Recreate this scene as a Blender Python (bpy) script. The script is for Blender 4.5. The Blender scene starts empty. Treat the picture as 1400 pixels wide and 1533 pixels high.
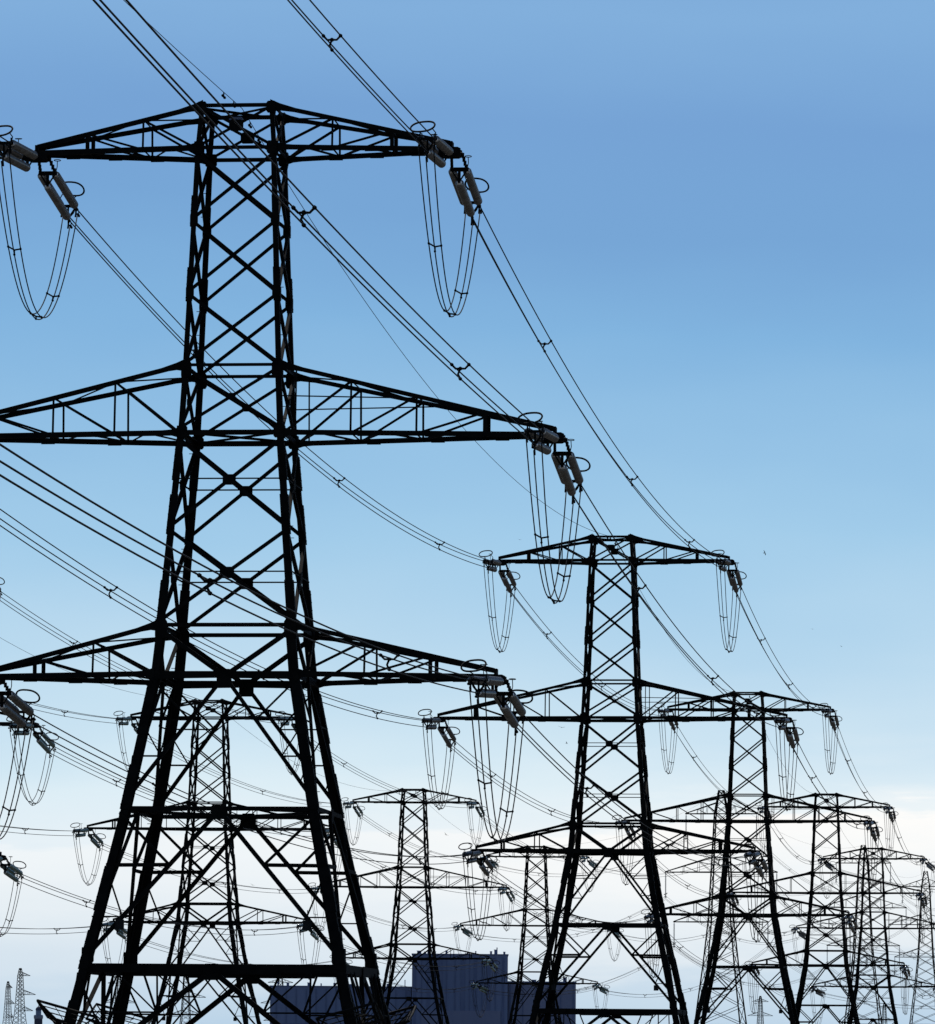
import bpy, math, random
from mathutils import Vector, Matrix
random.seed(7)
SC = bpy.context.scene
COL = SC.collection
R = math.radians
V = Vector

# ------------------------------------------------------------------ camera
EYE = 1.7
cam_d = bpy.data.cameras.new('camera')
cam = bpy.data.objects.new('camera', cam_d); COL.objects.link(cam)
cam_d.sensor_fit = 'HORIZONTAL'; cam_d.sensor_width = 36.0
cam_d.lens = 36.0 * 8385.0 / 1400.0
cam_d.clip_start = 1.0; cam_d.clip_end = 40000.0
cam.matrix_world = Matrix.Translation((0, 0, EYE)) @ Matrix.Rotation(R(90 + 5.575), 4, 'X') @ Matrix.Rotation(R(0.45), 4, 'Z')
SC.camera = cam

# ------------------------------------------------------------------ sky, sun, exposure
SUN_EL, SUN_AZ = 48.0, -14.0        # degrees; azimuth from +Y towards +X
def lin(r, g, b):
    f = lambda c: (c / 255 / 12.92) if c / 255 <= .04045 else ((c / 255 + .055) / 1.055) ** 2.4
    return (f(r), f(g), f(b), 1.0)
world = bpy.data.worlds.new('World'); SC.world = world; world.use_nodes = True
nt = world.node_tree; nt.nodes.clear()
def N(t, **k):
    n = nt.nodes.new(t)
    for a, b in k.items(): setattr(n, a, b)
    return n
def L(a, b): nt.links.new(a, b)
out = N('ShaderNodeOutputWorld'); bg = N('ShaderNodeBackground'); bg.inputs['Strength'].default_value = 0.1
L(bg.outputs[0], out.inputs['Surface'])
sky = N('ShaderNodeTexSky', sky_type='NISHITA', sun_disc=False, sun_elevation=R(SUN_EL), sun_rotation=R(SUN_AZ))
sky.air_density = 1.0; sky.dust_density = 0.6; sky.ozone_density = 2.0
tc = N('ShaderNodeTexCoord'); sep = N('ShaderNodeSeparateXYZ'); L(tc.outputs['Generated'], sep.inputs[0])
def ramp(src, stops, lo, hi, interp='LINEAR'):
    mr = N('ShaderNodeMapRange'); mr.inputs['From Min'].default_value = lo; mr.inputs['From Max'].default_value = hi
    L(src, mr.inputs['Value'])
    cr = N('ShaderNodeValToRGB'); cr.color_ramp.interpolation = interp
    e = cr.color_ramp.elements
    while len(e) > 1: e.remove(e[-1])
    for i, (p, c) in enumerate(stops):
        q = (p - lo) / (hi - lo)
        if i == 0: e[0].position = q; e[0].color = c
        else: e.new(q).color = c
    L(mr.outputs[0], cr.inputs[0]); return cr.outputs['Color']
def math_(op, a, b):
    m = N('ShaderNodeMath', operation=op)
    for i, x in enumerate((a, b)):
        if isinstance(x, (int, float)): m.inputs[i].default_value = x
        else: L(x, m.inputs[i])
    return m.outputs[0]
def noise(scale, detail, rough=.5):
    mp = N('ShaderNodeMapping'); L(tc.outputs['Generated'], mp.inputs['Vector']); mp.inputs['Scale'].default_value = scale
    n = N('ShaderNodeTexNoise'); n.inputs['Scale'].default_value = 1.0; n.inputs['Detail'].default_value = detail
    n.inputs['Roughness'].default_value = rough
    L(mp.outputs[0], n.inputs['Vector']); return n.outputs[0]
big = noise((9, 9, 30), 3)
zz = math_('ADD', sep.outputs['Z'], math_('MULTIPLY', math_('SUBTRACT', big, .5), .03))
blue = ramp(zz, [(0.0, lin(180, 207, 230)), (.010, lin(196, 217, 234)), (.022, lin(217, 231, 241)), (.034, lin(226, 238, 246)), (.042, lin(222, 237, 246)),
                 (.049, lin(219, 237, 246)), (.055, lin(208, 231, 244)), (.070, lin(187, 218, 239)), (.093, lin(162, 204, 234)), (.112, lin(145, 191, 228)),
                 (.130, lin(130, 180, 223)), (.150, lin(119, 166, 214)), (.166, lin(118, 163, 213)), (.187, lin(130, 175, 220)), (.3, lin(80, 125, 190))], 0, .3)
cn = noise((26, 26, 150), 6, .55); cn2 = noise((60, 60, 420), 5, .6)
zc = math_('ADD', math_('SUBTRACT', sep.outputs['Z'], math_('MULTIPLY', sep.outputs['X'], .045)), math_('ADD', math_('MULTIPLY', math_('SUBTRACT', cn, .5), .016), math_('MULTIPLY', math_('SUBTRACT', cn2, .5), .007)))
cm = ramp(zc, [(0, (.0, .0, .0, 1)), (.012, (.06,) * 3 + (1,)), (.018, (.40,) * 3 + (1,)), (.026, (.50,) * 3 + (1,)), (.033, (.78,) * 3 + (1,)),
               (.0400, (1, 1, 1, 1)), (.0418, (.50,) * 3 + (1,)), (.046, (.22,) * 3 + (1,)), (.054, (.08,) * 3 + (1,)), (.07, (0, 0, 0, 1))], 0, .1)
cw = N('ShaderNodeMapRange', interpolation_type='SMOOTHSTEP'); L(math_('ADD', sep.outputs['X'], math_('MULTIPLY', math_('SUBTRACT', noise((14, 14, 40), 4, .55), .5), .12)), cw.inputs['Value'])
for k_, v_ in (('From Min', -.07), ('From Max', .06), ('To Min', .5), ('To Max', 1.0)): cw.inputs[k_].default_value = v_
cmf = math_('MULTIPLY', cm, cw.outputs[0])
mixc = N('ShaderNodeMixRGB'); L(cmf, mixc.inputs[0]); L(blue, mixc.inputs[1])
mixc.inputs[2].default_value = lin(254, 253, 251)
sc10 = N('ShaderNodeVectorMath', operation='SCALE'); sc10.inputs['Scale'].default_value = 10.0; L(mixc.outputs[0], sc10.inputs[0])
up = N('ShaderNodeMapRange', interpolation_type='SMOOTHSTEP'); up.inputs['From Min'].default_value = .2; up.inputs['From Max'].default_value = .42
L(sep.outputs['Z'], up.inputs['Value'])
mixs = N('ShaderNodeMixRGB'); L(up.outputs[0], mixs.inputs[0]); L(sc10.outputs[0], mixs.inputs[1]); L(sky.outputs[0], mixs.inputs[2])
L(mixs.outputs[0], bg.inputs['Color'])

sun_d = bpy.data.lights.new('sun', 'SUN'); sun_d.energy = 3.5; sun_d.angle = R(.5); sun_d.color = (1, .95, .88)
sun = bpy.data.objects.new('sun', sun_d); COL.objects.link(sun)
to_sun = V((math.sin(R(SUN_AZ)) * math.cos(R(SUN_EL)), math.cos(R(SUN_AZ)) * math.cos(R(SUN_EL)), math.sin(R(SUN_EL))))
sun.rotation_euler = to_sun.to_track_quat('Z', 'Y').to_euler()
SC.view_settings.view_transform = 'Standard'; SC.view_settings.look = 'None'
SC.view_settings.exposure = 0.0; SC.view_settings.gamma = 1.0

# ------------------------------------------------------------------ materials
def material(name, c1, c2, rough=.6, scale=3.0, spec=.3, metal=0.0, bump=0.0, stretch=(1, 1, 1), trans=0.0):
    m = bpy.data.materials.new(name); m.use_nodes = True; t = m.node_tree; b = t.nodes['Principled BSDF']
    co = t.nodes.new('ShaderNodeTexCoord'); mp = t.nodes.new('ShaderNodeMapping'); mp.inputs['Scale'].default_value = stretch
    n = t.nodes.new('ShaderNodeTexNoise'); n.inputs['Scale'].default_value = scale; n.inputs['Detail'].default_value = 5
    t.links.new(co.outputs['Object'], mp.inputs[0]); t.links.new(mp.outputs[0], n.inputs['Vector'])
    r = t.nodes.new('ShaderNodeValToRGB'); r.color_ramp.elements[0].position = .35; r.color_ramp.elements[1].position = .65
    r.color_ramp.elements[0].color = (*c1, 1); r.color_ramp.elements[1].color = (*c2, 1)
    t.links.new(n.outputs[0], r.inputs[0]); t.links.new(r.outputs[0], b.inputs['Base Color'])
    b.inputs['Roughness'].default_value = rough; b.inputs['Specular IOR Level'].default_value = spec; b.inputs['Metallic'].default_value = metal
    b.inputs['Transmission Weight'].default_value = trans
    if bump:
        bm = t.nodes.new('ShaderNodeBump'); bm.inputs['Strength'].default_value = bump
        t.links.new(n.outputs[0], bm.inputs['Height']); t.links.new(bm.outputs[0], b.inputs['Normal'])
    return m
M = {
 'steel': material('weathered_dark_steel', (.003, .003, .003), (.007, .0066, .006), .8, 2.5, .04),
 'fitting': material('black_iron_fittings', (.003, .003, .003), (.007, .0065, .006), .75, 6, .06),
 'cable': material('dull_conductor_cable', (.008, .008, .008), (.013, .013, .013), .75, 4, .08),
 'porcelain': material('grey_brown_insulator_glaze', (.055, .053, .05), (.115, .112, .108), .13, 3, 1.0),
 'zinc': material('galvanised_cap', (.50, .50, .50), (.66, .66, .66), .32, 9, .5, metal=.35),
 'glass': material('green_insulator_glass', (.05, .105, .092), (.10, .18, .16), .12, 6, 1.0, trans=.15),
 'plate': material('danger_plate_back', (.006, .006, .006), (.011, .010, .010), .6, 5, .1),
 'box': material('blue_grey_joint_box', (.06, .08, .13), (.09, .11, .17), .5, 4, .3),
 'shingle': material('shingle_ground', (.07, .062, .05), (.13, .115, .09), .95, .4, .1, bump=.3),
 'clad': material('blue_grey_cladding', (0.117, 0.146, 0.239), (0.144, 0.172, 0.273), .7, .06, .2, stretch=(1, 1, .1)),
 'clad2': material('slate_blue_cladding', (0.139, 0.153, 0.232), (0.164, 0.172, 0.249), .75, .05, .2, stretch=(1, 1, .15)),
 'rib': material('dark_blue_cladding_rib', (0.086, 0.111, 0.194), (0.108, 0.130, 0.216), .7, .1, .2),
 'lhbody': material('black_lighthouse_paint', (.03, .035, .06), (.045, .05, .08), .6, .2, .2),
 'lhlamp': material('grey_lantern_glass', (.10, .13, .18), (.16, .19, .25), .3, .4, .4),
 'bird': material('dark_feathers', (.012, .011, .01), (.03, .028, .025), .8, 12, .1),
}

# ------------------------------------------------------------------ mesh helper
class MB:
    def __init__(s): s.v = []; s.f = []; s.k = 0
    def add(s, vs, fs):
        o = len(s.v); s.v += [tuple(p) for p in vs]; s.f += [tuple(i + o for i in f) for f in fs]
    def angle(s, p, q, w, n, t=None):
        """one steel angle (L section) from p to q, its flat face turned to n"""
        p, q, n = V(p), V(q), V(n); d = (q - p)
        if d.length < 1e-4: return
        d.normalize(); n = n - d * n.dot(d)
        if n.length < 1e-3: n = d.orthogonal()
        n.normalize(); u = d.cross(n); t = t or max(.012, w * .14)
        s.k += 1; off = n * ((s.k * 7 % 23) * .0016)
        pr = [(-w/2, 0), (w/2, 0), (w/2, -t), (-w/2 + t, -t), (-w/2 + t, -w*.9), (-w/2, -w*.9)]
        vs = [p + off + u*a + n*b for a, b in pr] + [q + off + u*a + n*b for a, b in pr]
        s.add(vs, [(i, (i+1) % 6, 6 + (i+1) % 6, 6 + i) for i in range(6)] + [(5, 4, 3, 2, 1, 0), (6, 7, 8, 9, 10, 11)])
    def box(s, c, u, v, n):
        c, u, v, n = V(c), V(u), V(v), V(n)
        vs = [c + u*a + v*b + n*e for e in (-1, 1) for a, b in ((-1, -1), (1, -1), (1, 1), (-1, 1))]
        s.add(vs, [(3, 2, 1, 0), (4, 5, 6, 7)] + [(i, (i+1) % 4, 4 + (i+1) % 4, 4 + i) for i in range(4)])
    def plate(s, c, w, h, n, t=.012):
        """gusset plate with clipped corners, centre c, facing n (w across, h up)"""
        c, n = V(c), V(n).normalized(); up_ = V((0, 0, 1)); u = up_.cross(n).normalized(); v = n.cross(u)
        a = .3
        pr = [(-1, -1+a), (-1+a, -1), (1-a, -1), (1, -1+a), (1, 1-a), (1-a, 1), (-1+a, 1), (-1, 1-a)]
        vs = [c + u*x*w/2 + v*y*h/2 + n*e for e in (-t, t + .02) for x, y in pr]
        s.add(vs, [tuple(range(7, -1, -1)), tuple(range(8, 16))] + [(i, (i+1) % 8, 8 + (i+1) % 8, 8 + i) for i in range(8)])
    def tube(s, pts, r, seg=6, closed=False):
        pts = [V(p) for p in pts]; n = len(pts); rings = []; ref = None
        for i, p in enumerate(pts):
            a = pts[(i-1) % n] if (i or closed) else p; b = pts[(i+1) % n] if (i < n-1 or closed) else p
            d = (b - a).normalized()
            if ref is None: ref = d.orthogonal().normalized()
            ref = (ref - d * ref.dot(d)).normalized(); w = d.cross(ref)
            rr = r[i] if isinstance(r, (list, tuple)) else r
            rings.append([p + ref*math.cos(2*math.pi*j/seg)*rr + w*math.sin(2*math.pi*j/seg)*rr for j in range(seg)])
        fs = []
        for i in range(n if closed else n-1):
            k = (i+1) % n
            fs += [(i*seg+j, i*seg+(j+1) % seg, k*seg+(j+1) % seg, k*seg+j) for j in range(seg)]
        if not closed: fs += [tuple(range(seg-1, -1, -1)), tuple((n-1)*seg + j for j in range(seg))]
        s.add([v for g in rings for v in g], fs)
    def mesh(s, name, mat, smooth=False):
        me = bpy.data.meshes.new(name); me.from_pydata(s.v, [], s.f); me.materials.append(M[mat])
        if smooth: me.polygons.foreach_set('use_smooth', [True]*len(me.polygons))
        me.update(); return me
def obj(name, me, parent=None, loc=None, mat=None):
    o = bpy.data.objects.new(name, me); COL.objects.link(o)
    if parent: o.parent = parent
    if mat is not None: o.matrix_local = mat
    if loc is not None: o.location = loc
    return o
def thing(name, label, cat, loc=(0, 0, 0), rz=0.0, group=None):
    o = bpy.data.objects.new(name, None); COL.objects.link(o); o.location = loc; o.rotation_euler = (0, 0, rz)
    tag(o, label, cat, group); return o
def tag(o, label=None, cat=None, group=None, kind=None):
    if label: o['label'] = label
    if cat: o['category'] = cat
    if group: o['group'] = group
    if kind: o['kind'] = kind
    return o
def dup(root, loc, rz, label, group=None):
    def cp(o, par):
        c = o.copy(); COL.objects.link(c); c.parent = par
        for k in ('category', 'label', 'group'):
            if par is not None and k in c and k != 'label': del c[k]
        for ch in o.children: cp(ch, c)
        return c
    r = cp(root, None); r.location = loc; r.rotation_euler = (0, 0, rz); r['label'] = label
    if group: r['group'] = group
    return r

# ------------------------------------------------------------------ ground
g = MB(); S = 14000
nx = 28
for i in range(nx + 1):
    for j in range(nx + 1):
        g.v.append((-S + 2*S*i/nx, -S + 2*S*j/nx, -2.4 if False else 0.0))
g.f = [(i*(nx+1)+j, (i+1)*(nx+1)+j, (i+1)*(nx+1)+j+1, i*(nx+1)+j+1) for i in range(nx) for j in range(nx)]
# the shingle falls gently away from the camera
def ground_z(y): return -max(0.0, min(2.4, (y - 450) * .0062)) if y > 450 else 0.0
gy = sorted({-S, -3000, -800, 0, 200, 450, 550, 650, 750, 840, 1100, 2000, 3500, 6000, 10000, S})
g = MB()
for y in gy:
    for x in (-S, -3000, -800, -200, 0, 200, 800, 3000, S): g.v.append((x, y, ground_z(y)))
g.f = [(i*9+j, i*9+j+1, (i+1)*9+j+1, (i+1)*9+j) for i in range(len(gy)-1) for j in range(8)]
tag(obj('ground', g.mesh('ground', 'shingle')), 'wide flat ground of brown shingle under the power lines', None, None, 'structure')

# ------------------------------------------------------------------ tension pylon (template)
ZS = [(34.9, 1.30), (33.345, 1.42), (25.65, 1.72), (23.27, 1.84), (19.9, 2.12), (16.53, 2.40), (14.83, 2.56), (10.15, 3.40), (4.68, 4.56), (0, 5.60)]
def hw(z, prof=ZS):
    for (z1, w1), (z0, w0) in zip(prof, prof[1:]):
        if z >= z0: return w0 + (w1 - w0) * (z - z0) / (z1 - z0)
    return prof[-1][1]
FACES = [V((0, -1, 0)), V((1, 0, 0)), V((0, 1, 0)), V((-1, 0, 0))]
def fp(n, a, z, prof=ZS):
    """point on the face with outward normal n: a in -1..1 across, height z"""
    w = hw(z, prof); u = V((0, 0, 1)).cross(n)
    return n*w + u*(a*w) + V((0, 0, z))
LEGW = [(34.9, .15), (33.3, .165), (25.6, .20), (16.5, .26), (10.1, .29), (0, .30)]
def legw(z): return hw(z, LEGW)
ARMS = [(34.82, 33.345, 7.4), (25.65, 23.27, 11.1), (16.53, 14.83, 9.1)]      # top root, bottom root, reach

def reach_of(i, s_): return ARMS[i][2] - (.5 if (i == 2 and s_ < 0) else .15 if (i == 0 and s_ < 0) else 0)
def arm_mesh(zt, zb, reach, side, cols, plate_at, walk=False):
    """lattice crossarm: two bottom chords, two top chords, posts and diagonals on both faces"""
    m = MB(); zr = zb + .06; y1 = .22
    x0 = hw(zb); xt0 = hw(zt)
    def B(r, f):   # bottom chord
        t = (r - x0) / (reach - x0); return V((side*r, f*(x0 + (y1 - x0)*t), zb + (zr - zb)*t))
    def T(r, f):
        t = (r - xt0) / (reach - xt0); return V((side*r, f*(xt0 + (y1 - xt0)*t), zt + (zr + .22 - zt)*t))
    for f in (-1, 1):
        n = V((0, f, 0))
        m.angle(B(x0, f), B(reach, f), .18, n, .03); m.angle(T(xt0, f), T(reach, f), .155, n, .03)
        # splice covers on the bottom chord
        for q in (.3, .55, .8):
            r = x0 + (reach - x0)*q; m.box(B(r, f) + V((0, f*.012, -.085)), (side*.24, 0, 0), (0, 0, .03), (0, .02, 0))
        rs = [x0] + cols + [plate_at]
        for i, r in enumerate(rs[1:-1], 1):
            m.angle(B(r, f), T(r, f), .075, n)
        for a, b in zip(rs, rs[1:]): m.angle(T(b, f), B(a + .02, f), .085 if a == x0 else .075, n)
        m.box((B(plate_at, f) + T(plate_at, f))/2, (.07, 0, 0), (0, 0, (T(plate_at, f) - B(plate_at, f)).z/2), (0, .015, 0))
        for pa_, dz in ((T, .13), (B, .11)):
            r0 = xt0 if pa_ is T else x0
            vs = [pa_(r0, f) + V((side*-.12, 0, dz + .1)), pa_(r0 + .22, f) + V((0, 0, dz)), pa_(r0 + .85, f) + V((0, 0, .07)), pa_(r0 + .85, f) + V((0, 0, -.07)), pa_(r0 + .22, f) + V((0, 0, -dz)), pa_(r0, f) + V((side*-.12, 0, -dz - .1))]
            vs = [v + V((0, f*e, 0)) for e in (.016, .034) for v in vs]
            m.add(vs, [tuple(range(5, -1, -1)), tuple(range(6, 12))] + [(i, (i+1) % 6, 6 + (i+1) % 6, 6 + i) for i in range(6)])
    # plan bracing
    rs = [x0] + cols + [plate_at, reach - .3]; f = 1
    mids = []
    for a, b in zip(rs, rs[1:]): mids += [a, (a + b)/2]
    mids.append(rs[-1])
    for a, b in zip(mids, mids[1:]):
        m.angle(B(a, f), B(b, -f), .07, (0, 0, -1)); f = -f
    for r in cols + [plate_at]:
        m.angle(B(r, 1), B(r, -1), .07, (0, 0, -1)); m.angle(T(r, 1), T(r, -1), .06, (0, 0, 1))
    f = 1
    for a, b in zip(rs, rs[1:-1]): m.angle(T(a, f), T(b, -f), .06, (0, 0, 1)); f = -f
    if walk:
        for f, dz in ((-1, 1.28), (1, 1.20)):
            z = zb + dz
            r1 = xt0 + (reach - xt0) * (zt - z) / (zt - zr - .22)
            m.angle((side*hw(z), f*hw(z), z), (T(r1, f).x, T(r1, f).y, z - .02), .045, (0, f, 0))
            r = x0 + .42; m.angle(B(r, f), T(r, f), .055, (0, f, 0))
    # nose of the arm
    m.box((side*(reach + .04), 0, zr + .11), (.05, 0, 0), (0, .25, 0), (0, 0, .17))
    return m
def nose_mesh(reach, zb, side):
    m = MB()
    for f in (-1, 1): m.plate((side*(reach + .02), f*.25, zb - .04), .72, .34, (0, f, 0))
    m.box((side*(reach + .02), 0, zb - .12), (.34, 0, 0), (0, .22, 0), (0, 0, .06))
    return m

def leg_mesh(sx, sy):
    m = MB(); zl = [z for z, _ in ZS]
    def P(z): w = hw(z); return V((sx*w, sy*w, z))
    for z1, z0 in zip(zl, zl[1:]):
        w = legw((z0 + z1)/2); p, q = P(z0), P(z1); d = (q - p).normalized(); t = w*.13
        a = V((-sx, 0, 0)); b = V((0, -sy, 0))
        pr = [(0, 0), (w, 0), (w, t), (t, t), (t, w), (0, w)]
        vs = [p + a*x + b*y for x, y in pr] + [q + a*x + b*y for x, y in pr]
        fs = [(i, (i+1) % 6, 6 + (i+1) % 6, 6 + i) for i in range(6)] + [(5, 4, 3, 2, 1, 0), (6, 7, 8, 9, 10, 11)]
        m.add(vs, fs)
        if z1 <= 16.6:      # double (cruciform) angle low down
            o = V((-sx*w*.30, -sy*w*.30, 0))
            m.add([v + o for v in vs], fs)
    # splice covers, slightly proud of the leg
    for z, h in ((31.1, .55), (28.5, .6), (22.2, .6), (20.4, .7), (17.4, .7), (13.6, .9), (10.9, .8), (7.4, .8), (5.3, .7), (3.0, .6)):
        p = P(z); w = legw(z) + .045; d = (P(z + .5) - P(z - .5)).normalized()
        m.box(p + V((-sx*w/2 + sx*.03, sy*.022, 0)), (w/2, 0, 0), d*h, (0, .014, 0))
        m.box(p + V((sx*.022, -sy*w/2 + sy*.03, 0)), (0, w/2, 0), d*h, (.014, 0, 0))
        for k in range(5):
            c = p + d*(h*(-.8 + .4*k)); m.box(c + V((sx*.03, 0, 0)), (.015, 0, 0), (0, .02, 0), (0, 0, .02))
    if sx*sy < 0:           # step bolts on two diagonal legs
        z = 3.6
        while z < 34.3:
            p = P(z); s_ = 1 if int(z*10) % 2 else 0
            m.box(p + (V((sx*.08, -sy*.06, 0)) if s_ else V((-sx*.06, sy*.08, 0))), (.075 if s_ else .011, 0, 0), (0, .011 if s_ else .075, 0), (0, 0, .011))
            z += .42
    # concrete muff
    m.box(P(.12) + V((-sx*.15, -sy*.15, 0)), (.42, 0, 0), (0, .42, 0), (0, 0, .22))
    return m

def xpanel(m, z0, z1, w, plate=None, strut=False, prof=ZS):
    for n in FACES:
        a, b, c, d = fp(n, -1, z0, prof), fp(n, 1, z1, prof), fp(n, 1, z0, prof), fp(n, -1, z1, prof)
        m.angle(a, b, w, n); m.angle(c + n*-.03, d + n*-.03, w, n)
        w0, w1 = hw(z0, prof), hw(z1, prof); zc = z0 + (z1 - z0)*w0/(w0 + w1)
        if strut: m.angle(fp(n, -1, zc + .04, prof), fp(n, 1, zc + .04, prof), .05, n)
        if plate: m.plate(fp(n, 0, zc, prof) + n*.01, plate, plate*.8, n)
def sections():
    """the body's bracing, one mesh per panel of the tower"""
    r = []
    m = MB(); xpanel(m, 33.345, 34.85, .10, .5)
    for n in FACES:
        m.angle(fp(n, -1, 34.85), fp(n, 1, 34.85), .14, n); m.angle(fp(n, -1, 33.345), fp(n, 1, 33.345), .13, n)
        for a in (-1, 1):
            m.plate(fp(n, a*.93, 34.78) + n*.015, .32, .42, n)
            m.plate(fp(n, a*.90, 33.34) + n*.015, .36, .46, n)
    m.angle(fp(FACES[0], -1, 34.8), fp(FACES[2], -1, 34.8), .09, (0, 0, 1)); m.angle(fp(FACES[0], 1, 34.8), fp(FACES[2], 1, 34.8), .09, (0, 0, 1))
    r.append(m)
    m = MB()
    for a, b in ((30.78, 33.2), (28.2, 30.78), (25.65, 28.2)): xpanel(m, a, b, .125)
    for n in FACES:
        m.angle(fp(n, -1, 25.65), fp(n, 1, 25.65), .11, n)
        for z in (30.78, 28.2):
            for a in (-1, 1): m.plate(fp(n, a*.93, z) + n*.012, .26, .4, n)
    r.append(m)
    m = MB(); xpanel(m, 23.4, 25.6, .115, .3)
    for n in FACES:
        m.angle(fp(n, -1, 23.27), fp(n, 1, 23.27), .18, n)
        for a in (-1, 1): m.plate(fp(n, a*.92, 25.5) + n*.016, .36, .56, n); m.plate(fp(n, a*.92, 23.3) + n*.016, .36, .44, n)
    m.angle(fp(FACES[0], -1, 23.3), fp(FACES[2], -1, 23.3), .09, (0, 0, 1)); m.angle(fp(FACES[0], 1, 23.3), fp(FACES[2], 1, 23.3), .09, (0, 0, 1))
    r.append(m)
    m = MB(); xpanel(m, 19.9, 23.1, .135, .46, True); xpanel(m, 16.6, 19.9, .135, .5, True); r.append(m)
    m = MB()
    for n in FACES:
        m.angle(fp(n, -1, 16.53), fp(n, 1, 16.53), .14, n); m.angle(fp(n, -1, 14.83), fp(n, 1, 14.83), .18, n)
        for a in (-1, 1):
            m.angle(fp(n, a, 16.45), fp(n, 0, 14.75), .16, n); m.plate(fp(n, a*.93, 16.4) + n*.016, .42, .66, n)
            # tapered stiffener below the chord
            p, q = fp(n, a, 14.72), fp(n, 0, 14.76); m.angle(p, q, .15, n)
        m.plate(fp(n, 0, 14.68) + n*.02, .52, .62, n)
    r.append(m)
    m = MB()
    for n in FACES:
        for a in (-1, 1):
            top, foot = fp(n, 0, 14.75), fp(n, a, 10.25); m.angle(top, foot, .13, n)
            q = top.lerp(foot, .62); z = q.z; lg = fp(n, a, z)
            m.angle(q, lg, .06, n)
            q2 = top.lerp(foot, .34); m.angle(q2, fp(n, a, 14.7), .07, n); m.angle(q2, fp(n, a, q2.z), .001 + .05, n)
            m.angle(q, fp(n, a, q2.z), .05, n)
            q3 = top.lerp(foot, .82); m.angle(q3, fp(n, a, z), .045, n)
    r.append(m)
    m = MB()
    for n in FACES:
        for a in (-1, 1):
            top, foot = fp(n, 0, 10.1), fp(n, a, 4.85); m.angle(top, foot, .145, n)
            q = top.lerp(foot, .36); lg = fp(n, a, q.z - .02); m.angle(q, lg, .13, n)
            m.angle(q, fp(n, a, 10.0), .10, n)
            q3 = top.lerp(foot, .70); m.angle(q3, fp(n, a, q3.z), .05, n); m.angle(q3, fp(n, a, q.z - .05), .06, n)
            m.plate(fp(n, a*.95, 5.1) + n*.012, .34, .55, n)
    r.append(m)
    m = MB()
    for n in FACES:
        for a in (-1, 1):
            top, foot = fp(n, 0, 4.6), fp(n, a, .3); m.angle(top, foot, .18, n)
            for s_, w in ((.33, .08), (.62, .07)):
                q = top.lerp(foot, s_); bt = fp(n, a*(.52 if s_ < .5 else .74), 4.62); m.angle(q, bt, w, n)
                m.angle(q, fp(n, a, q.z), .06, n)
            q = top.lerp(foot, .62); m.angle(q, fp(n, a, 4.5), .07, n); m.angle(top.lerp(foot, .33), fp(n, a*.74, 4.62), .055, n)
    r.append(m)
    return r
def belt_mesh(z, w, pl):
    m = MB(); mids = [fp(n, 0, z) for n in FACES]
    for i, n in enumerate(FACES):
        m.angle(fp(n, -1, z), fp(n, -.06 if w > .25 else 1, z), w, n)
        if w > .25:
            m.angle(fp(n, -.02, z), fp(n, 1, z), w, n)
            m.angle(fp(n, -.5, z - .1) - n*.02, fp(n, .5, z - .1) - n*.02, .2, n)
        m.plate(fp(n, 0, z - .12) + n*.022, pl, pl*.9, n)
        m.angle(mids[i] - n*.1, mids[(i+1) % 4] - FACES[(i+1) % 4]*.1, .11, (0, 0, -1))
        u = V((0, 0, 1)).cross(n)
        m.angle(fp(n, 1, z) - n*.1, (mids[i]*.5 + mids[(i+1) % 4]*.5), .08, (0, 0, -1))
    return m
def guard_mesh(sx, sy):
    """collar of barbed strands flaring out round one leg"""
    m = MB(); w = hw(3.1); c = V((sx*(w - .15), sy*(w - .15), 2.62))
    for k, (r, z, rr) in enumerate(((.45, .0, .035), (.72, .16, .022), (.84, .29, .02), (1.0, .38, .05))):
        pts = []
        for i in range(8):
            a = 2*math.pi*i/8; ca, sa = math.cos(a), math.sin(a); q = 1/max(abs(ca), abs(sa))
            pts.append(c + V((ca*q*r, sa*q*r, z + .27*q*r*(sx*ca + sy*sa))))
        m.tube(pts, rr, 5, True)
    for i in range(16):
        a = 2*math.pi*i/16; ca, sa = math.cos(a), math.sin(a); q = 1/max(abs(ca), abs(sa))
        tl = .27*q*(sx*ca + sy*sa); m.tube([c + V((ca*q*.2, sa*q*.2, -.08 + .2*tl)), c + V((ca*q*1.0, sa*q*1.0, .38 + 1.0*tl))], .03 if i % 2 == 0 else .012, 4)
    return m

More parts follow.
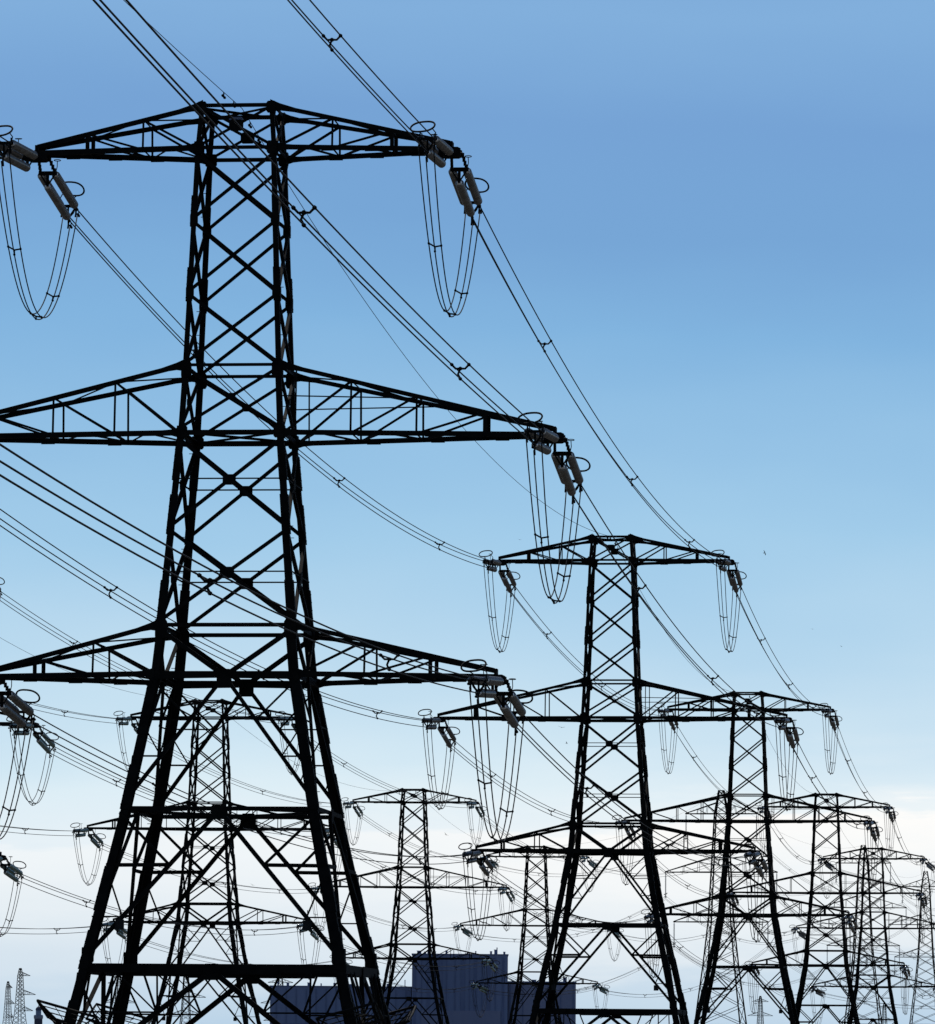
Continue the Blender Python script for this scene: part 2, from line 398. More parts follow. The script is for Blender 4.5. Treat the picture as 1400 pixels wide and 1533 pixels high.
def box_mesh(c, sx, sy, sz):
    m = MB(); m.box(c, (sx, 0, 0), (0, sy, 0), (0, 0, sz)); m.box(V(c) + V((0, -sy - .01, 0)), (sx*.8, 0, 0), (0, .008, 0), (0, 0, sz*.8)); return m
PG = 'tension pylons of the two marching rows'
def make_tension_pylon(label, loc, rz):
    t = thing('lattice_pylon', label, 'pylon', loc, rz, PG)
    for sx in (-1, 1):
        for sy in (-1, 1):
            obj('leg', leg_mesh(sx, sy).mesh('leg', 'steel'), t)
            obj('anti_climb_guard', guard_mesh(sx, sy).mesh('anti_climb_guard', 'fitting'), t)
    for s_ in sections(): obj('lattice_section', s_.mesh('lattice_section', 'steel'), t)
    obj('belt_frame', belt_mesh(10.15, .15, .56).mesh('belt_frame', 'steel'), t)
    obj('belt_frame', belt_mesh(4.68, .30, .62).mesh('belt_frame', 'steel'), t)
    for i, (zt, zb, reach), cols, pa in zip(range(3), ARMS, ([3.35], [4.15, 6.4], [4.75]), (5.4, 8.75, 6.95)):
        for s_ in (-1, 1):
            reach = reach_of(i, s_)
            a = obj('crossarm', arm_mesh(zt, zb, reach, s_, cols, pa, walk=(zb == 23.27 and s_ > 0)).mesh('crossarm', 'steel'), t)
            obj('tip_plate', nose_mesh(reach, zb, s_).mesh('tip_plate', 'fitting'), a)
    for a in (-1, 1):
        m = MB(); z = 6.15; p = V((a*3.22, -hw(z) - .02, z)); m.box(p + V((0, -.10, 0)), (.15, 0, 0), (0, .006, 0), (0, 0, .17))
        m.box(p + V((0, -.06, .3)), (.012, 0, 0), (0, .03, 0), (0, 0, .22)); obj('danger_plate', m.mesh('danger_plate', 'plate'), t)
    return t

YAW = -R(6.2)
T_POS = [(-8.05, 195.0, 0), (9.32, 356.8, .05), (25.55, 506.2, -.05), (42.45, 658.4, -1.92), (59.28, 813.8, -2.33)]
A_POS = [(-38.65, 357.8, -.6), (-23.14, 507.0, -1.1), (-6.12, 666.3, -1.37), (10.49, 822.5, -2.12)]
T_DESC = ['huge foreground pylon', "right row's second pylon", "right row's third pylon", "right row's fourth pylon", "right row's fifth pylon"]
A_DESC = ['pylon beyond the left edge', "left row's largest whole pylon", "left row's middle pylon", "left row's farthest pylon"]
T_LAB = ['huge black foreground pylon whose three pairs of arms fill the left half',
         'second pylon of the right row, standing clear against blue sky right of centre',
         'third pylon of the right row, its top just above the white cloud',
         'fourth pylon of the right row, half the height of the second',
         'fifth and smallest pylon of the right row, near the right edge']
A_LAB = ['pylon beyond the left edge with only right arm tips showing',
         'pylon of the left row seen between the legs of the foreground pylon',
         'pylon of the left row rising in front of the tall power station block',
         'farthest pylon of the left row, beside the right end of the power station']
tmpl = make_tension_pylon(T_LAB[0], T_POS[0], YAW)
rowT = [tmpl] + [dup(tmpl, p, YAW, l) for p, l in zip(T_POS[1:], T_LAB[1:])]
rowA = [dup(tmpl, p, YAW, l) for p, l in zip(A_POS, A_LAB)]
# joint box hung under the top of the foreground pylon
jb = MB(); jb.box((-.15, -1.22, 34.25), (.11, 0, 0), (0, .1, 0), (0, 0, .13)); jb.box((.11, -1.22, 34.25), (.11, 0, 0), (0, .1, 0), (0, 0, .13))
jb.box((-.02, -1.22, 34.42), (.2, 0, 0), (0, .05, 0), (0, 0, .02))
obj('joint_box', jb.mesh('joint_box', 'box'), tmpl)

# ------------------------------------------------------------------ suspension pylon (template)
BZ = [(50.0, .42), (46.0, 1.05), (36.0, 1.52), (27.5, 1.95), (20.0, 2.7), (10.0, 3.9), (0, 5.0)]
BARMS = [(47.9, 46.0, 6.1), (38.6, 36.0, 9.6), (29.8, 27.5, 8.1)]
def make_suspension_pylon(label, loc, rz, k=1.0, sides=(-1, 1)):
    t = thing('suspension_pylon', label, 'pylon', loc, rz, 'slender far pylons beyond the two rows')
    zl = [z for z, _ in BZ]
    for sx in (-1, 1):
        for sy in (-1, 1):
            m = MB()
            for z1, z0 in zip(zl, zl[1:]):
                m.angle((sx*hw(z0, BZ), sy*hw(z0, BZ), z0), (sx*hw(z1, BZ), sy*hw(z1, BZ), z1), .24*k, (0, sy, 0), .06*k)
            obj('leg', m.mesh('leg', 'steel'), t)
    cuts = [[50, 48.6, 47.3, 46], [46, 44, 42, 40, 38, 36], [36, 33.9, 31.8, 29.7, 27.5], [27.5, 25, 22.5, 20], [20, 16.6, 13.2, 10], [10, 5, 0]]
    for c in cuts:
        m = MB()
        for z1, z0 in zip(c, c[1:]): xpanel(m, z0, z1, .10*k, None, False, BZ)
        for n in FACES: m.angle(fp(n, -1, c[0], BZ), fp(n, 1, c[0], BZ), .09*k, n)
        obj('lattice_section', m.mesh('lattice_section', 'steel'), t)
    for zt, zb, reach in BARMS:
        for s_ in sides:
            m = MB(); x0, xt = hw(zb, BZ), hw(zt, BZ)
            for f in (-1, 1):
                B = lambda q: V((s_*(x0 + (reach - x0)*q), f*(x0*(1-q) + .12*q), zb))
                T = lambda q: V((s_*(xt + (reach - xt)*q), f*(xt*(1-q) + .12*q), zt + (zb + .1 - zt)*q))
                m.angle(B(0), B(1), .18*k, (0, f, 0)); m.angle(T(0), T(1), .15*k, (0, f, 0))
                for a, b in ((0, .3), (.3, .62)):
                    m.angle(T(b), B(b), .07*k, (0, f, 0)); m.angle(T(b), B(a), .07*k, (0, f, 0))
            for q in (.3, .62, .9):
                m.angle((s_*(x0 + (reach-x0)*q), x0*(1-q), zb), (s_*(x0 + (reach-x0)*q), -x0*(1-q), zb), .06, (0, 0, -1))
            m.box((s_*reach, 0, zb + .02), (.15, 0, 0), (0, .18, 0), (0, 0, .1))
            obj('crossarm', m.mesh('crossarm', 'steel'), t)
    return t
B_POS = [(43.9, 960.0, -2.2), (89.5, 1259.0, 0.1), (121.0, 1472.0, 1.6)]
B_LAB = ['slender suspension pylon behind the third pylon of the right row, six long insulators',
         'slender suspension pylon behind the fifth pylon of the right row',
         'slender suspension pylon at the far right edge of the picture']
B_DESC = ['suspension pylon behind the third right pylon', 'suspension pylon behind the fifth right pylon', 'suspension pylon at the right edge']
btm = make_suspension_pylon(B_LAB[0], B_POS[0], -R(11))
rowB = [btm] + [dup(btm, p, -R(9), l) for p, l in zip(B_POS[1:], B_LAB[1:])]

# ------------------------------------------------------------------ insulators
def string_mesh(n=24, pitch=.162, r=.155):
    """cap-and-pin discs turned about x"""
    m = MB(); seg = 14; prof = [(-.12, .03), (-.11, .06), (-.07, .085), (-.02, .095), (.0, .06)]
    for i in range(n):
        x = i*pitch; prof += [(x + .012, .05), (x + .05, .055), (x + .062, r*.5), (x + .070, r*.78), (x + .082, r*.94), (x + .100, r), (x + .118, r*.96), (x + .112, r*.6), (x + .122, .045)]
    prof += [(n*pitch + .02, .085), (n*pitch + .07, .07), (n*pitch + .09, .03)]; rings = []
    for x, rr in prof: rings += [V((x, rr*math.cos(2*math.pi*j/seg), rr*math.sin(2*math.pi*j/seg))) for j in range(seg)]
    k = len(prof)
    m.add(rings, [(i*seg+j, (i+1)*seg+j, (i+1)*seg+(j+1) % seg, i*seg+(j+1) % seg) for i in range(k-1) for j in range(seg)])
    return m
def smooth(me): me.polygons.foreach_set('use_smooth', [True]*len(me.polygons)); return me
def string_of(mat):
    me = string_mesh().mesh('insulator_string', mat, True); me.materials.append(M['zinc']); seg, nf = 14, len(me.polygons)
    for p in me.polygons:
        if p.index < 5*seg or p.index >= nf - 3*seg: p.material_index = 1
    return me
STR = {k: string_of(k) for k in ('porcelain', 'glass')}
STR_X0, STR_L = 1.0, 3.5
OFF = [(-.26, .0), (.26, .0), (0, -.43)]         # y, z of the three strings and of the three conductors
EX = .49                                          # x shift of the line end fittings
CHAIN = 5.0 + EX
def link_mesh():
    m = MB()
    for f in (-1, 1):
        m.tube([(0, f*.15, -.1), (.35, f*.2, -.06), (.8, f*.24, 0)], .042, 6)
        for x in (.12, .3, .48, .66): m.box((x, f*(.15 + .1*x), -.08 + .1*x), (.03, 0, 0), (0, .05, 0), (0, 0, .085))
    return m
def drop_link_mesh():
    m = MB()
    for f in (-1, 1):
        m.tube([(-.02, f*.17, .34), (.42, f*.22, .2), (.88, f*.26, .03)], .045, 6)
        for x in (.1, .32, .54, .74): m.box((x, f*(.19 + .08*x), .34 - .36*x), (.03, 0, 0), (0, .05, 0), (0, 0, .085))
    m.tube([(-.02, -.2, .34), (-.02, .2, .34)], .05, 6)
    return m
def yoke_mesh(x, r):
    """spreader bar with a strut down to the lower string"""
    m = MB(); m.box((x, 0, .02), (.045, 0, 0), (0, .33, 0), (0, 0, r*1.5))
    m.tube([(x, 0, 0), (x, 0, -.46)], r*1.2, 6); m.tube([(x, -.26, -.02), (x, 0, -.44)], r*.7, 5); m.tube([(x, .26, -.02), (x, 0, -.44)], r*.7, 5)
    for y, z in OFF:
        m.tube([(x - .12, y, z), (x + .14, y, z)], .052, 6); m.box((x, y, z + .10), (.025, 0, 0), (0, .025, 0), (0, 0, .10))
    return m
def clamp_mesh():
    m = MB()
    for y, z in OFF:
        m.tube([(4.62 + EX, y, z), (5.0 + EX, y, z)], .05, 6); m.tube([(4.7 + EX, y, z), (4.74 + EX, y, z - .2), (4.66 + EX, y, z - .36)], .034, 6)
        m.tube([(5.25 + EX, y, z), (5.25 + EX, y, z - .12)], .02, 4); m.tube([(5.12 + EX, y, z - .13), (5.38 + EX, y, z - .13)], [.05, .05], 6)
    for (a, b), (c, d) in ((OFF[0], OFF[2]), (OFF[1], OFF[2])):
        m.tube([(4.6 + EX, a, b), (4.66 + EX, (a + c)/2*1.25, (b + d)/2), (4.6 + EX, c, d)], .04, 6)
    return m
def ring_mesh(s_):
    m = MB(); pts = []
    for i in range(28):
        a = 2*math.pi*i/28; ca, sa = math.cos(a), math.sin(a)
        pts.append((4.0 + EX - .22*sa, s_*.24 + .42*math.copysign(abs(ca)**.8, ca), .50 + .19*sa + .05*ca))
    m.tube(pts, .034, 6, True)
    m.tube([(4.55 + EX, -.2, .05), (4.3 + EX, -.22, .22), pts[20]], .02, 5); m.tube([(4.55 + EX, .26, .05), (4.3 + EX, .25, .25), pts[25]], .02, 5)
    return m
def horn_mesh(s_):
    m = MB(); m.tube([(.98, s_*.26, .05), (1.02, s_*.30, .3), (1.16, s_*.27, .56)], .016, 5)
    m.tube([(1.16 + .10*math.cos(k*.7854), s_*.27 + .12*math.sin(k*.7854), .58) for k in range(8)], .016, 5, True); return m
LINK2 = drop_link_mesh().mesh('link', 'fitting')
LINK, YOKE0, YOKE1, CLAMP = [x.mesh(n, 'fitting') for x, n in ((link_mesh(), 'link'), (yoke_mesh(.88, .045), 'yoke_plate'), (yoke_mesh(4.58 + EX, .03), 'yoke_plate'), (clamp_mesh(), 'dead_end_clamp'))]
RING = {s_: ring_mesh(s_).mesh('arcing_ring', 'fitting', True) for s_ in (-1, 1)}
HORN = {s_: horn_mesh(s_).mesh('arcing_horn', 'fitting') for s_ in (-1, 1)}
def frame(p, d, drop):
    """local frame at p: x along the horizontal direction d tipped down by the slope drop, z up"""
    x = V((d.x, d.y, -drop)).normalized(); y = V((0, 0, 1)).cross(x).normalized(); z = x.cross(y)
    return Matrix(((x.x, y.x, z.x, p.x), (x.y, y.y, z.y, p.y), (x.z, y.z, z.z, p.z), (0, 0, 0, 1)))
def insulator_set(p, d, drop, mat, side, label, group, link=None):
    t = bpy.data.objects.new('insulator_set', None); COL.objects.link(t); F = frame(p, d, drop); t.matrix_world = F
    tag(t, label, 'insulator set', group)
    for y, z in OFF: obj('insulator_string', STR[mat], t, (STR_X0, y, z))
    obj('link', link or LINK, t); obj('yoke_plate', YOKE0, t); obj('yoke_plate', YOKE1, t); obj('dead_end_clamp', CLAMP, t)
    obj('arcing_ring', RING[side], t); obj('arcing_horn', HORN[side], t)
    return [F @ V((CHAIN, y, z)) for y, z in OFF]

# ------------------------------------------------------------------ conductors
def spacer_mesh():
    m = MB(); c = V((0, 0, -.12))
    for i, (y, z) in enumerate(OFF):
        e = V((0, y, z)); mid = c.lerp(e, .55) + (V((0, 0, -.07)) if i < 2 else V((0, .07, 0)))
        m.tube([c, mid, e], [.036, .033, .036], 6); m.tube([e + V((-.05, 0, 0)), e + V((.05, 0, 0))], .056, 7)
    m.tube([c + V((-.04, 0, 0)), c + V((.04, 0, 0))], .06, 8)
    return m
SPACER = spacer_mesh().mesh('spacer', 'fitting', True)
def sag_pt(a, b, s, t): return a.lerp(b, t) - V((0, 0, 4*s*t*(1 - t)))
RC = .0245
def bundle(ends_a, ends_b, sag, spots, label, group, flip=True):
    """three parallel conductors from a to b with spacers"""
    o = (ends_a[0] + ends_a[1])/2
    t = thing('conductor_bundle', label, 'power cables', o, 0, group)
    eb = [ends_b[1], ends_b[0], ends_b[2]] if flip else ends_b
    n = 40
    for a, b in zip(ends_a, eb):
        m = MB(); m.tube([sag_pt(a, b, sag, i/n) - o for i in range(n + 1)], RC, 5)
        obj('conductor', m.mesh('conductor', 'cable', True), t)
    ca, cb = (ends_a[0] + ends_a[1])/2, (eb[0] + eb[1])/2
    for q in spots:
        p = sag_pt(ca, cb, sag, q); d = (sag_pt(ca, cb, sag, q + .01) - sag_pt(ca, cb, sag, q - .01)); dh = V((d.x, d.y, 0)).normalized()
        F = frame(p - o, dh, -d.z/math.hypot(d.x, d.y)); obj('spacer', SPACER, t, None, F)
    return t
def jumper(a3, b3, depth, label, group):
    o = (a3[0] + b3[0])/2; t = thing('jumper_loop', label, 'jumper cables', o, 0, group); n = 30
    a3 = [p + V((0, 0, -.22)) for p in a3]; b3 = [p + V((0, 0, -.22)) for p in (b3[1], b3[0], b3[2])]
    dep = [depth, depth*1.03, depth*.95]
    def P(k, q):
        p = a3[k].lerp(b3[k], q); c = (a3[0] + a3[1] + a3[2])/3; c = c.lerp((b3[0] + b3[1] + b3[2])/3, q)
        f = 1 - abs(2*q - 1)**2.0; p = p.lerp(V((c.x, c.y, p.z)), .25*f)          # the strands close up towards the bottom
        return p - V((0, 0, dep[k]*f))
    for k in range(3):
        m = MB(); m.tube([P(k, i/n) - o for i in range(n + 1)], .023, 5); obj('conductor', m.mesh('conductor', 'cable', True), t)
    for q in (.2, .52, .76):
        m = MB(); ps = [P(k, q) - o for k in range(3)]; c = sum(ps, V())/3
        for p in ps: m.tube([c, p], .03, 5); m.tube([p + V((0, -.05, 0)), p + V((0, .05, 0))], .045, 6)
        obj('spacer', m.mesh('spacer', 'fitting'), t)
def world_tip(pos, yaw, reach, side, zb):
    c, s_ = math.cos(yaw), math.sin(yaw); x = side*(reach + .02)
    return V((pos[0] + c*x, pos[1] + s_*x, pos[2] + zb - .1))
LV = ('top', 'middle', 'bottom'); SD = {-1: 'left', 1: 'right'}
T0 = (-26.4, 40.0, .6)            # the row goes on behind the camera's left shoulder
T6, A0 = (99.0, 946.0, -2.2), (-57.0, 200.0, 0.0)
def hdir(a, b): v = V((b[0] - a[0], b[1] - a[1], 0)); return v.normalized()
ends = {}
def dress(name, P, prev, nxt, desc, mat, dmy=None):
    for i, (zt, zb, reach) in enumerate(ARMS):
        for s_ in (-1, 1):
            reach = reach_of(i, s_); tip = world_tip(P, YAW, reach, s_, zb)
            u = V((math.cos(YAW), math.sin(YAW), 0)); din = hdir(P, prev); dout = hdir(P, nxt); arm = f'{LV[i]} {SD[s_]} arm tip'
            colr = 'grey' if mat == 'porcelain' else 'green glass'
            a = insulator_set(tip - u*(.2, .14, 0)[i], din, DROP_IN, mat, -1, f'{colr} insulators facing viewer at {arm}, {desc}', f'{colr} insulator sets')
            b = insulator_set(tip + u*.2 - V((0, 0, .3)), dout, DROP_OUT - (.035 if i == 2 else 0), mat, -1, f'{colr} insulators reaching away at {arm}, {desc}', f'{colr} insulator sets', LINK2)
            ends[name, i, s_, 'in'] = a; ends[name, i, s_, 'out'] = b
            jumper(a, b, 4.6 if mat == 'porcelain' else 3.9, f'slack cable U hanging below {arm}, {desc}', 'hanging jumper loops')
DROP_IN, DROP_OUT = .058, .13
chainT = [T0] + T_POS + [T6]; chainA = [A0] + A_POS + [B_POS[0]]
for i, d in enumerate(T_DESC): dress(f'T{i+1}', chainT[i+1], chainT[i], chainT[i+2], d, 'porcelain')
for i, d in enumerate(A_DESC): dress(f'A{i+1}', chainA[i+1], chainA[i], chainA[i+2], d, 'glass')
def far_ends(P, yaw, i, s_, d, drop):
    zt, zb, reach = ARMS[i]; reach = reach_of(i, s_); F = frame(world_tip(P, yaw, reach, s_, zb), d, drop); return [F @ V((CHAIN, y, z)) for y, z in OFF]
SPOTS = [.205, .525, .81]
def jit(k): return [min(.94, max(.06, q + random.uniform(-.02, .02))) for q in k]
GB = 'triple conductor bundles between pylons'
for i in range(3):
    for s_ in (-1, 1):
        arm = f'{LV[i]} {SD[s_]} arm'
        P0 = (T0[0], T0[1], T0[2] + (0, .9, 1.3)[i])
        bundle(far_ends(P0, YAW, i, s_, hdir(T0, T_POS[0]), .1), ends['T1', i, s_, 'in'], (1.4, 1.1, 2.0)[i], ([.2, .53, .842], [.3, .63, .854], [.27, .618, .844])[i],
               f'three cables from the upper left to {arm}, huge foreground pylon', GB)
        for k in range(1, 5):
            bundle(ends[f'T{k}', i, s_, 'out'], ends[f'T{k+1}', i, s_, 'in'], ((2.1, 1.6, 1.75) if k == 1 else (1.8, 1.5, 1.6))[i], jit(SPOTS),
                   f'three cables strung onward from {arm}, {T_DESC[k-1]}', GB)
        for k in range(1, 4):
            bundle(ends[f'A{k}', i, s_, 'out'], ends[f'A{k+1}', i, s_, 'in'], (1.6, 1.35, 1.5)[i], jit(SPOTS), f'three cables strung onward from {arm}, {A_DESC[k-1]}', GB)
        d = hdir(T6, T_POS[4])
        bundle(ends['T5', i, s_, 'out'], far_ends(T6, YAW, i, s_, d, .1), 1.3, jit(SPOTS), f"three cables leaving {arm} of {T_DESC[4]} towards right edge", GB)

# suspension insulators and cables of the far line
SUSP = MB(); SUSP.tube([(-.22, 0, -4.15), (.22, 0, -4.15)], .06, 6); SUSP.tube([(0, 0, -3.7), (0, 0, -4.2)], .045, 6)
SUSP.box((0, 0, -4.18), (.05, 0, 0), (0, .34, 0), (0, 0, .1))
SUSPM = SUSP.mesh('suspension_clamp', 'fitting')
SR = MB(); SR.tube([(.30*math.cos(k*.5236), .30*math.sin(k*.5236), -3.65 + .14*math.cos(k*.5236)) for k in range(12)], .035, 5, True)
SR.tube([(.3, 0, -3.55), (.05, 0, -3.9)], .03, 4); SR.tube([(-.3, 0, -3.75), (-.05, 0, -3.9)], .03, 4)
SRM = SR.mesh('arcing_ring', 'fitting')
SHANK = MB(); SHANK.tube([(0, 0, 0), (0, 0, -.35)], .05, 5); SHANKM = SHANK.mesh('link', 'fitting')
def susp(P, yaw, i, s_, desc):
    zb, reach = BARMS[i][1], BARMS[i][2]; c, sn = math.cos(yaw), math.sin(yaw)
    p = V((P[0] + c*s_*reach, P[1] + sn*s_*reach, P[2] + zb - .06))
    t = thing('suspension_insulator', f'long insulator hanging from {LV[i]} {SD[s_]} arm tip, {desc}', 'insulator set', p, yaw, 'hanging suspension insulators')
    obj('link', SHANKM, t); obj('insulator_string', STR['porcelain'], t, None, Matrix.Translation((0, 0, -.3)) @ Matrix.Rotation(R(90), 4, 'Y'))
    obj('arcing_ring', SRM, t); obj('suspension_clamp', SUSPM, t)
    u = V((c, sn, 0)); q = p + V((0, 0, -4.2)); return [q + u*a + V((0, 0, b)) for a, b in OFF]
hang = {}
for k in range(3):
    for i in range(3):
        for s_ in (-1, 1): hang[k, i, s_] = susp(B_POS[k], -R(11 if k == 0 else 9), i, s_, B_DESC[k])
for i in range(3):
    for s_ in (-1, 1):
        arm = f'{LV[i]} {SD[s_]} arm'
        e = ends['A4', i, s_, 'out']
        bundle(e, [hang[0, i, s_][1], hang[0, i, s_][0], hang[0, i, s_][2]], 3.2, jit([.2, .5, .8]), f"three cables dipping from {arm}, {A_DESC[3]}", GB)
        for k in (0, 1):
            bundle(hang[k, i, s_], hang[k+1, i, s_], 5.5 if k == 0 else 3.5, jit([.2, .4, .6, .8]), f'three far cables from {arm}, {B_DESC[k]}', GB, False)
        far = [p + V((40, 230, 1)) for p in hang[2, i, s_]]
        bundle(hang[2, i, s_], far, 4, [.3, .6], f'three far cables running past {arm}, {B_DESC[2]}', GB, False)

# earth wires on the tower tops
def earth(a, b, sag, label):
    a, b = V(a), V(b); t = thing('earth_wire', label, 'earth wire', a, 0, 'single earth wires along the tower tops'); n = 36
    m = MB(); m.tube([sag_pt(a, b, sag, i/n) - a for i in range(n + 1)], .0135, 5); obj('wire', m.mesh('wire', 'cable', True), t)
    for q in (.012, .026, .974, .988):
        p = sag_pt(a, b, sag, q) - a; d = (b - a).normalized(); m = MB()
        m.tube([p, p + V((0, 0, -.13))], .025, 5); m.tube([p + V((0, 0, -.13)) - d*.2, p + V((0, 0, -.13)) + d*.2], .018, 5)
        for s_ in (-1, 1): m.tube([p + V((0, 0, -.15)) + d*(.12*s_), p + V((0, 0, -.15)) + d*(.24*s_)], .05, 6)
        obj('damper', m.mesh('damper', 'fitting'), t)
def crown_pt(P, z=34.95): return (P[0], P[1], P[2] + z)
earth(crown_pt(T0, 35.5), crown_pt(T_POS[0]), 1.5, 'thin single wire from the upper left down to the top of the foreground pylon')
for k in range(4): earth(crown_pt(T_POS[k]), crown_pt(T_POS[k+1]), 2.9 if k else 3.1, f'thin single wire from the top, {T_DESC[k]}, to the next')
earth(crown_pt(T_POS[4]), crown_pt(T6), 2.0, f'thin single wire from the top, {T_DESC[4]}, towards the right edge')
for k in range(3): earth(crown_pt(A_POS[k]), crown_pt(A_POS[k+1]), 2.8, f'thin single wire from the top, {A_DESC[k]}, to the next')
earth(crown_pt(A_POS[3]), crown_pt(B_POS[0], 50), 2.5, f'thin single wire from the top, {A_DESC[3]}, up to the suspension pylon')
for k in (0, 1): earth(crown_pt(B_POS[k], 50), crown_pt(B_POS[k+1], 50), 4.0, f'thin far wire along the peak, {B_DESC[k]}, to the next')

# ------------------------------------------------------------------ far pylons (hazy, on the horizon)
def at(px, D): return (px - 694.4)/8385.0*D
FG = 'tiny pylons on the horizon'
ft = make_suspension_pylon('tiny pylon on the horizon seen between the left legs of the foreground pylon', (at(180, 2900), 2900, -7), R(25), 1.5); ft['group'] = FG
for px, D, z, yaw, lab in ((280, 2700, -6, -R(8), 'tiny pylon on the horizon below the middle of the foreground pylon'),
                           (421, 2750, -8, R(10), 'tiny pylon whose tip shows over the left end of the power station roof'),
                           (1137, 3990, -2.4, R(20), "tiny pylon on the horizon between the third right pylon's legs"),
                           (1322, 4400, -2.4, R(18), "tiny pylon on the horizon at the foot of the fifth right pylon")):
    dup(ft, (at(px, D), D, z), yaw, lab, FG)
# two end pylons with arms to one side only, turned half away
f2 = make_suspension_pylon('tallest tiny pylon on the horizon at the left, beside the lighthouse', (at(32.5, 2980), 2980, -2.4), -R(28), 1.5, (1,)); f2['group'] = FG
dup(f2, (at(14.5, 3520), 3520, -2.4), -R(60), 'tiny narrow pylon on the horizon at the far left edge', FG)

# ------------------------------------------------------------------ power station
PS = 2700.0
ps = thing('power_station', 'huge blue grey windowless power station with one tall block between lower halls', 'power station', (0, PS, -2.4))
def X(px): return at(px, PS)
def block(name, x0, x1, h, y0, y1, mat, nrib=0, parent=ps):
    m = MB(); m.box(((x0 + x1)/2, (y0 + y1)/2, h/2), ((x1 - x0)/2, 0, 0), (0, (y1 - y0)/2, 0), (0, 0, h/2))
    w = obj(name, m.mesh(name, mat), parent)
    m = MB()
    m.box(((x0 + x1)/2, (y0 + y1)/2, h + .25), ((x1 - x0)/2 + .3, 0, 0), (0, (y1 - y0)/2 + .3, 0), (0, 0, .3)); obj('parapet', m.mesh('parapet', 'rib'), w)
    return w
def HT(py): return (1585 - py)/8385.0*PS + 1.7 + 2.4
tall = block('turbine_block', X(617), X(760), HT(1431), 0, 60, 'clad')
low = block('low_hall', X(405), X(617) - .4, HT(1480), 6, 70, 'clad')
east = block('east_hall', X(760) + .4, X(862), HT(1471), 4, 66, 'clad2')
m = MB(); w = X(760) - X(617)
for q, ww in ((.03, .6), (.10, .25), (.17, .7), (.24, .3), (.30, .9), (.36, .25), (.45, .3), (.53, 1.1), (.60, .25), (.66, .8), (.73, .3), (.8, .9), (.87, .3), (.95, .5)):
    m.box((X(617) + w*q, -.15, HT(1431)/2 + 4), (ww, 0, 0), (0, .14, 0), (0, 0, HT(1431)/2 - 5))
obj('cladding_rib', m.mesh('cladding_rib', 'rib'), tall)
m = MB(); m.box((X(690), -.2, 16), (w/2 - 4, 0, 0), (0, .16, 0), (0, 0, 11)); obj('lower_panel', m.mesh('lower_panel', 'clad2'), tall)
m = MB()
for k in range(14): m.box((X(405) + 3 + (X(617) - X(405) - 6)*k/13, 5.86, HT(1480)/2), (.18, 0, 0), (0, .12, 0), (0, 0, HT(1480)/2 - 1))
m.box(((X(405) + X(617))/2, 5.83, 20), ((X(617) - X(405))/2 - 2, 0, 0), (0, .1, 0), (0, 0, .5))
obj('cladding_rib', m.mesh('cladding_rib', 'rib'), low)
m = MB()
for k in range(6): m.box((X(764) + (X(858) - X(764))*k/5, 3.86, HT(1471)/2), (.2, 0, 0), (0, .12, 0), (0, 0, HT(1471)/2 - 1))
obj('cladding_rib', m.mesh('cladding_rib', 'rib'), east)
for px, s_, h, par, top in ((627, 1.0, 1.6, tall, 1431), (636, .5, 1.2, tall, 1431), (650, .7, 1.3, tall, 1431), (668, .5, 1.8, tall, 1431), (735, .5, 1.6, tall, 1431), (742, .7, 2.4, tall, 1431), (744, .25, 3.4, tall, 1431),
                            (755, .5, 1.4, tall, 1431), (430, .6, 1.4, low, 1480), (462, .8, 1.6, low, 1480), (500, .5, 1.5, low, 1480), (545, .7, 2.0, low, 1480), (606, .2, 3.2, low, 1480), (800, 1.0, .9, east, 1471), (815, .4, 1.2, east, 1471), (640, .25, 2.2, tall, 1431), (700, .4, 1.0, tall, 1431), (712, .3, 1.6, tall, 1431), (415, .3, 1.8, low, 1480), (480, .3, 1.2, low, 1480), (525, .8, 1.0, low, 1480), (580, .5, 1.3, low, 1480), (846, .8, 2.2, east, 1471)):
    m = MB(); m.box((X(px), 20, HT(top) + .5 + h/2), (s_, 0, 0), (0, s_*1.4, 0), (0, 0, h/2)); m.box((X(px), 20, HT(top) + .55 + h), (s_*1.25, 0, 0), (0, s_*1.7, 0), (0, 0, .12))
    obj('roof_vent', m.mesh('roof_vent', 'rib'), par)

# ------------------------------------------------------------------ lighthouse
LD = 4600.0
lh = thing('lighthouse', 'dark round lighthouse tower with a domed lantern on the left horizon', 'lighthouse', (at(60.5, LD), LD, -2.4))
def lathe(prof, seg=20):
    m = MB(); vs = [V((r*math.cos(2*math.pi*j/seg), r*math.sin(2*math.pi*j/seg), z)) for r, z in prof for j in range(seg)]; k = len(prof)
    m.add(vs, [(i*seg+j, i*seg+(j+1) % seg, (i+1)*seg+(j+1) % seg, (i+1)*seg+j) for i in range(k-1) for j in range(seg)] + [tuple(range((k-1)*seg, k*seg))]); return m
obj('tower_shaft', lathe([(5.2, 0), (3.6, 12), (3.3, 33), (3.4, 33.5)]).mesh('tower_shaft', 'lhbody', True), lh)
obj('gallery', lathe([(3.3, 33.4), (3.8, 34.2), (3.9, 36.4), (3.4, 37)]).mesh('gallery', 'lhlamp'), lh)
obj('lantern', lathe([(2.3, 36.8), (2.3, 41)]).mesh('lantern', 'lhlamp', True), lh)
obj('dome', lathe([(2.6, 40.9), (2.2, 42.4), (1.2, 43.5), (.25, 44), (.2, 45.2)]).mesh('dome', 'lhbody', True), lh)

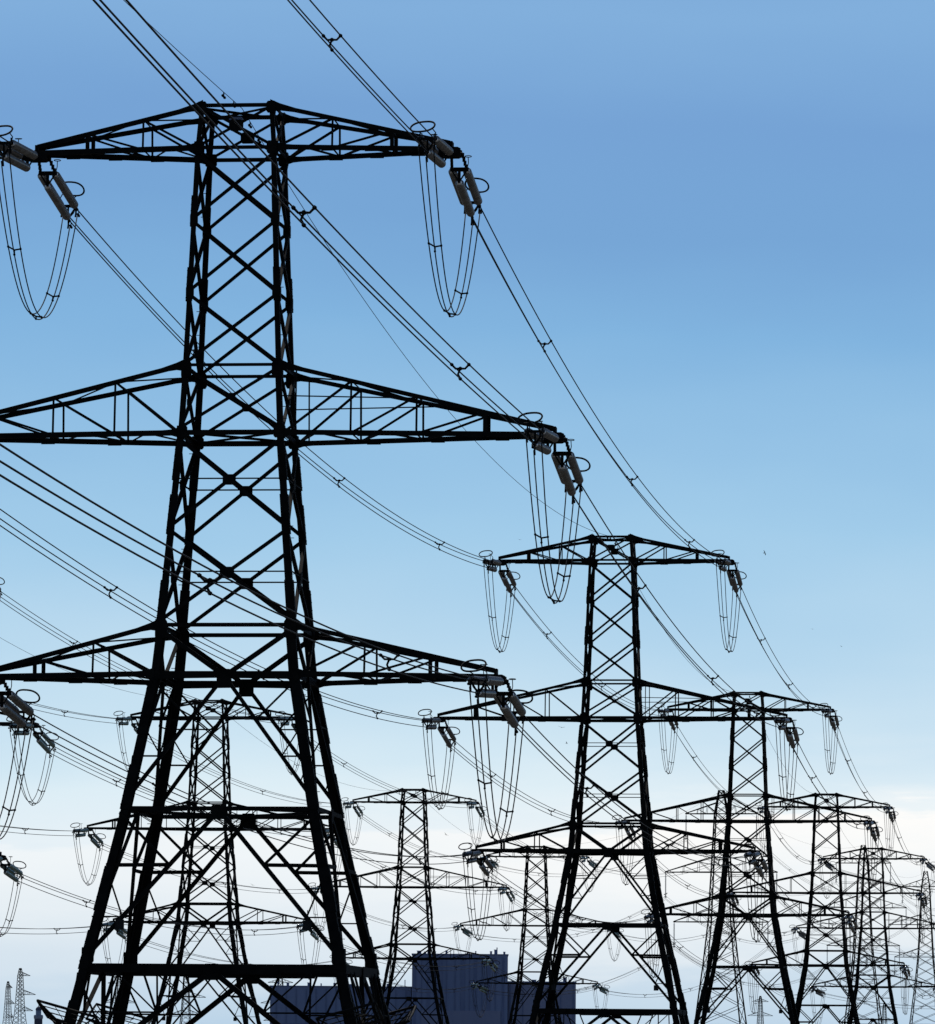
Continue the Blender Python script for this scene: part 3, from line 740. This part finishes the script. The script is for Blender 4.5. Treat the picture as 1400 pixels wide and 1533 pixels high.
# ------------------------------------------------------------------ birds
def bird_mesh(flap, bank):
    m = MB()
    m.tube([(0, -.21, 0), (0, -.15, .005), (0, -.05, .01), (0, .08, 0), (0, .2, -.01)], [.012, .035, .055, .04, .008], 8)
    for s_ in (-1, 1):
        r_ = [(0, -.10), (0, .07), (.25, .05), (.52, .10), (.5, .14), (.22, -.09)]
        def W(x, y): return V((s_*x*math.cos(flap), y, x*math.sin(flap)*(1 if x < .3 else .8)))
        top = [W(.02, -.09), W(.24, -.12), W(.52, .05), W(.50, .09), W(.24, .04), W(.02, .06)]
        vs = top + [v + V((0, 0, -.018)) for v in top]
        m.add(vs, [(0, 1, 4, 5), (1, 2, 3, 4), (11, 10, 7, 6), (10, 9, 8, 7)] + [(i, 6 + i, 6 + (i+1) % 6, (i+1) % 6) for i in range(6)])
    m.add([V((-.02, .16, 0)), V((.02, .16, 0)), V((.07, .3, -.01)), V((-.07, .3, -.01)), V((-.02, .16, -.015)), V((.02, .16, -.015)), V((.07, .3, -.02)), V((-.07, .3, -.02))],
          [(0, 1, 2, 3), (7, 6, 5, 4), (0, 4, 5, 1), (1, 5, 6, 2), (2, 6, 7, 3), (3, 7, 4, 0)])
    return m
def pix(px, py, D):     # a point seen at photo pixel px, py (1400 wide), D metres out
    F = cam.matrix_world; d = F.to_3x3() @ V(((px - 700)/8385, (766.5 - py)/8385, -1)); d = d/d.y
    return V((0, 0, EYE)) + d*D
for px, py, D, rz, ry, flap, lab in ((1145, 828, 480, 60, 50, .2, 'dark bird in open blue sky right of the second right pylon'),
                                     (840.5, 1089, 430, 10, 8, .3, 'bird with spread wings just below the middle left arm of the second right pylon'),
                                     (848.5, 1113, 560, 70, 20, .5, 'bird speck under another bird, left of the second right pylon'),
                                     (668, 1250, 500, 40, 30, .4, 'bird between the left row and the second right pylon, against white cloud'),
                                     (778, 808, 700, 20, 10, .3, 'tiny bird speck near the long jumper loop, left of the second right pylon'),
                                     (291, 1122, 560, -15, 10, .4, 'tiny bird beside the upper shaft of the left pylon between the legs'),
                                     (378, 1325, 560, 25, 20, .3, 'tiny bird low between the legs of the foreground pylon'),
                                     (1216, 942, 800, 15, 10, .3, 'faint bird speck high over the third right pylon'),
                                     (1260, 968, 820, 45, 20, .3, 'faintest bird speck in pale sky above the fourth right pylon')):
    b = obj('bird', bird_mesh(flap, 0).mesh('bird', 'bird')); b.location = pix(px, py, D); b.scale = (.55, .55, .55); b.rotation_euler = (R(12), R(ry), R(rz))
    tag(b, lab, 'bird', 'birds flying among the wires')
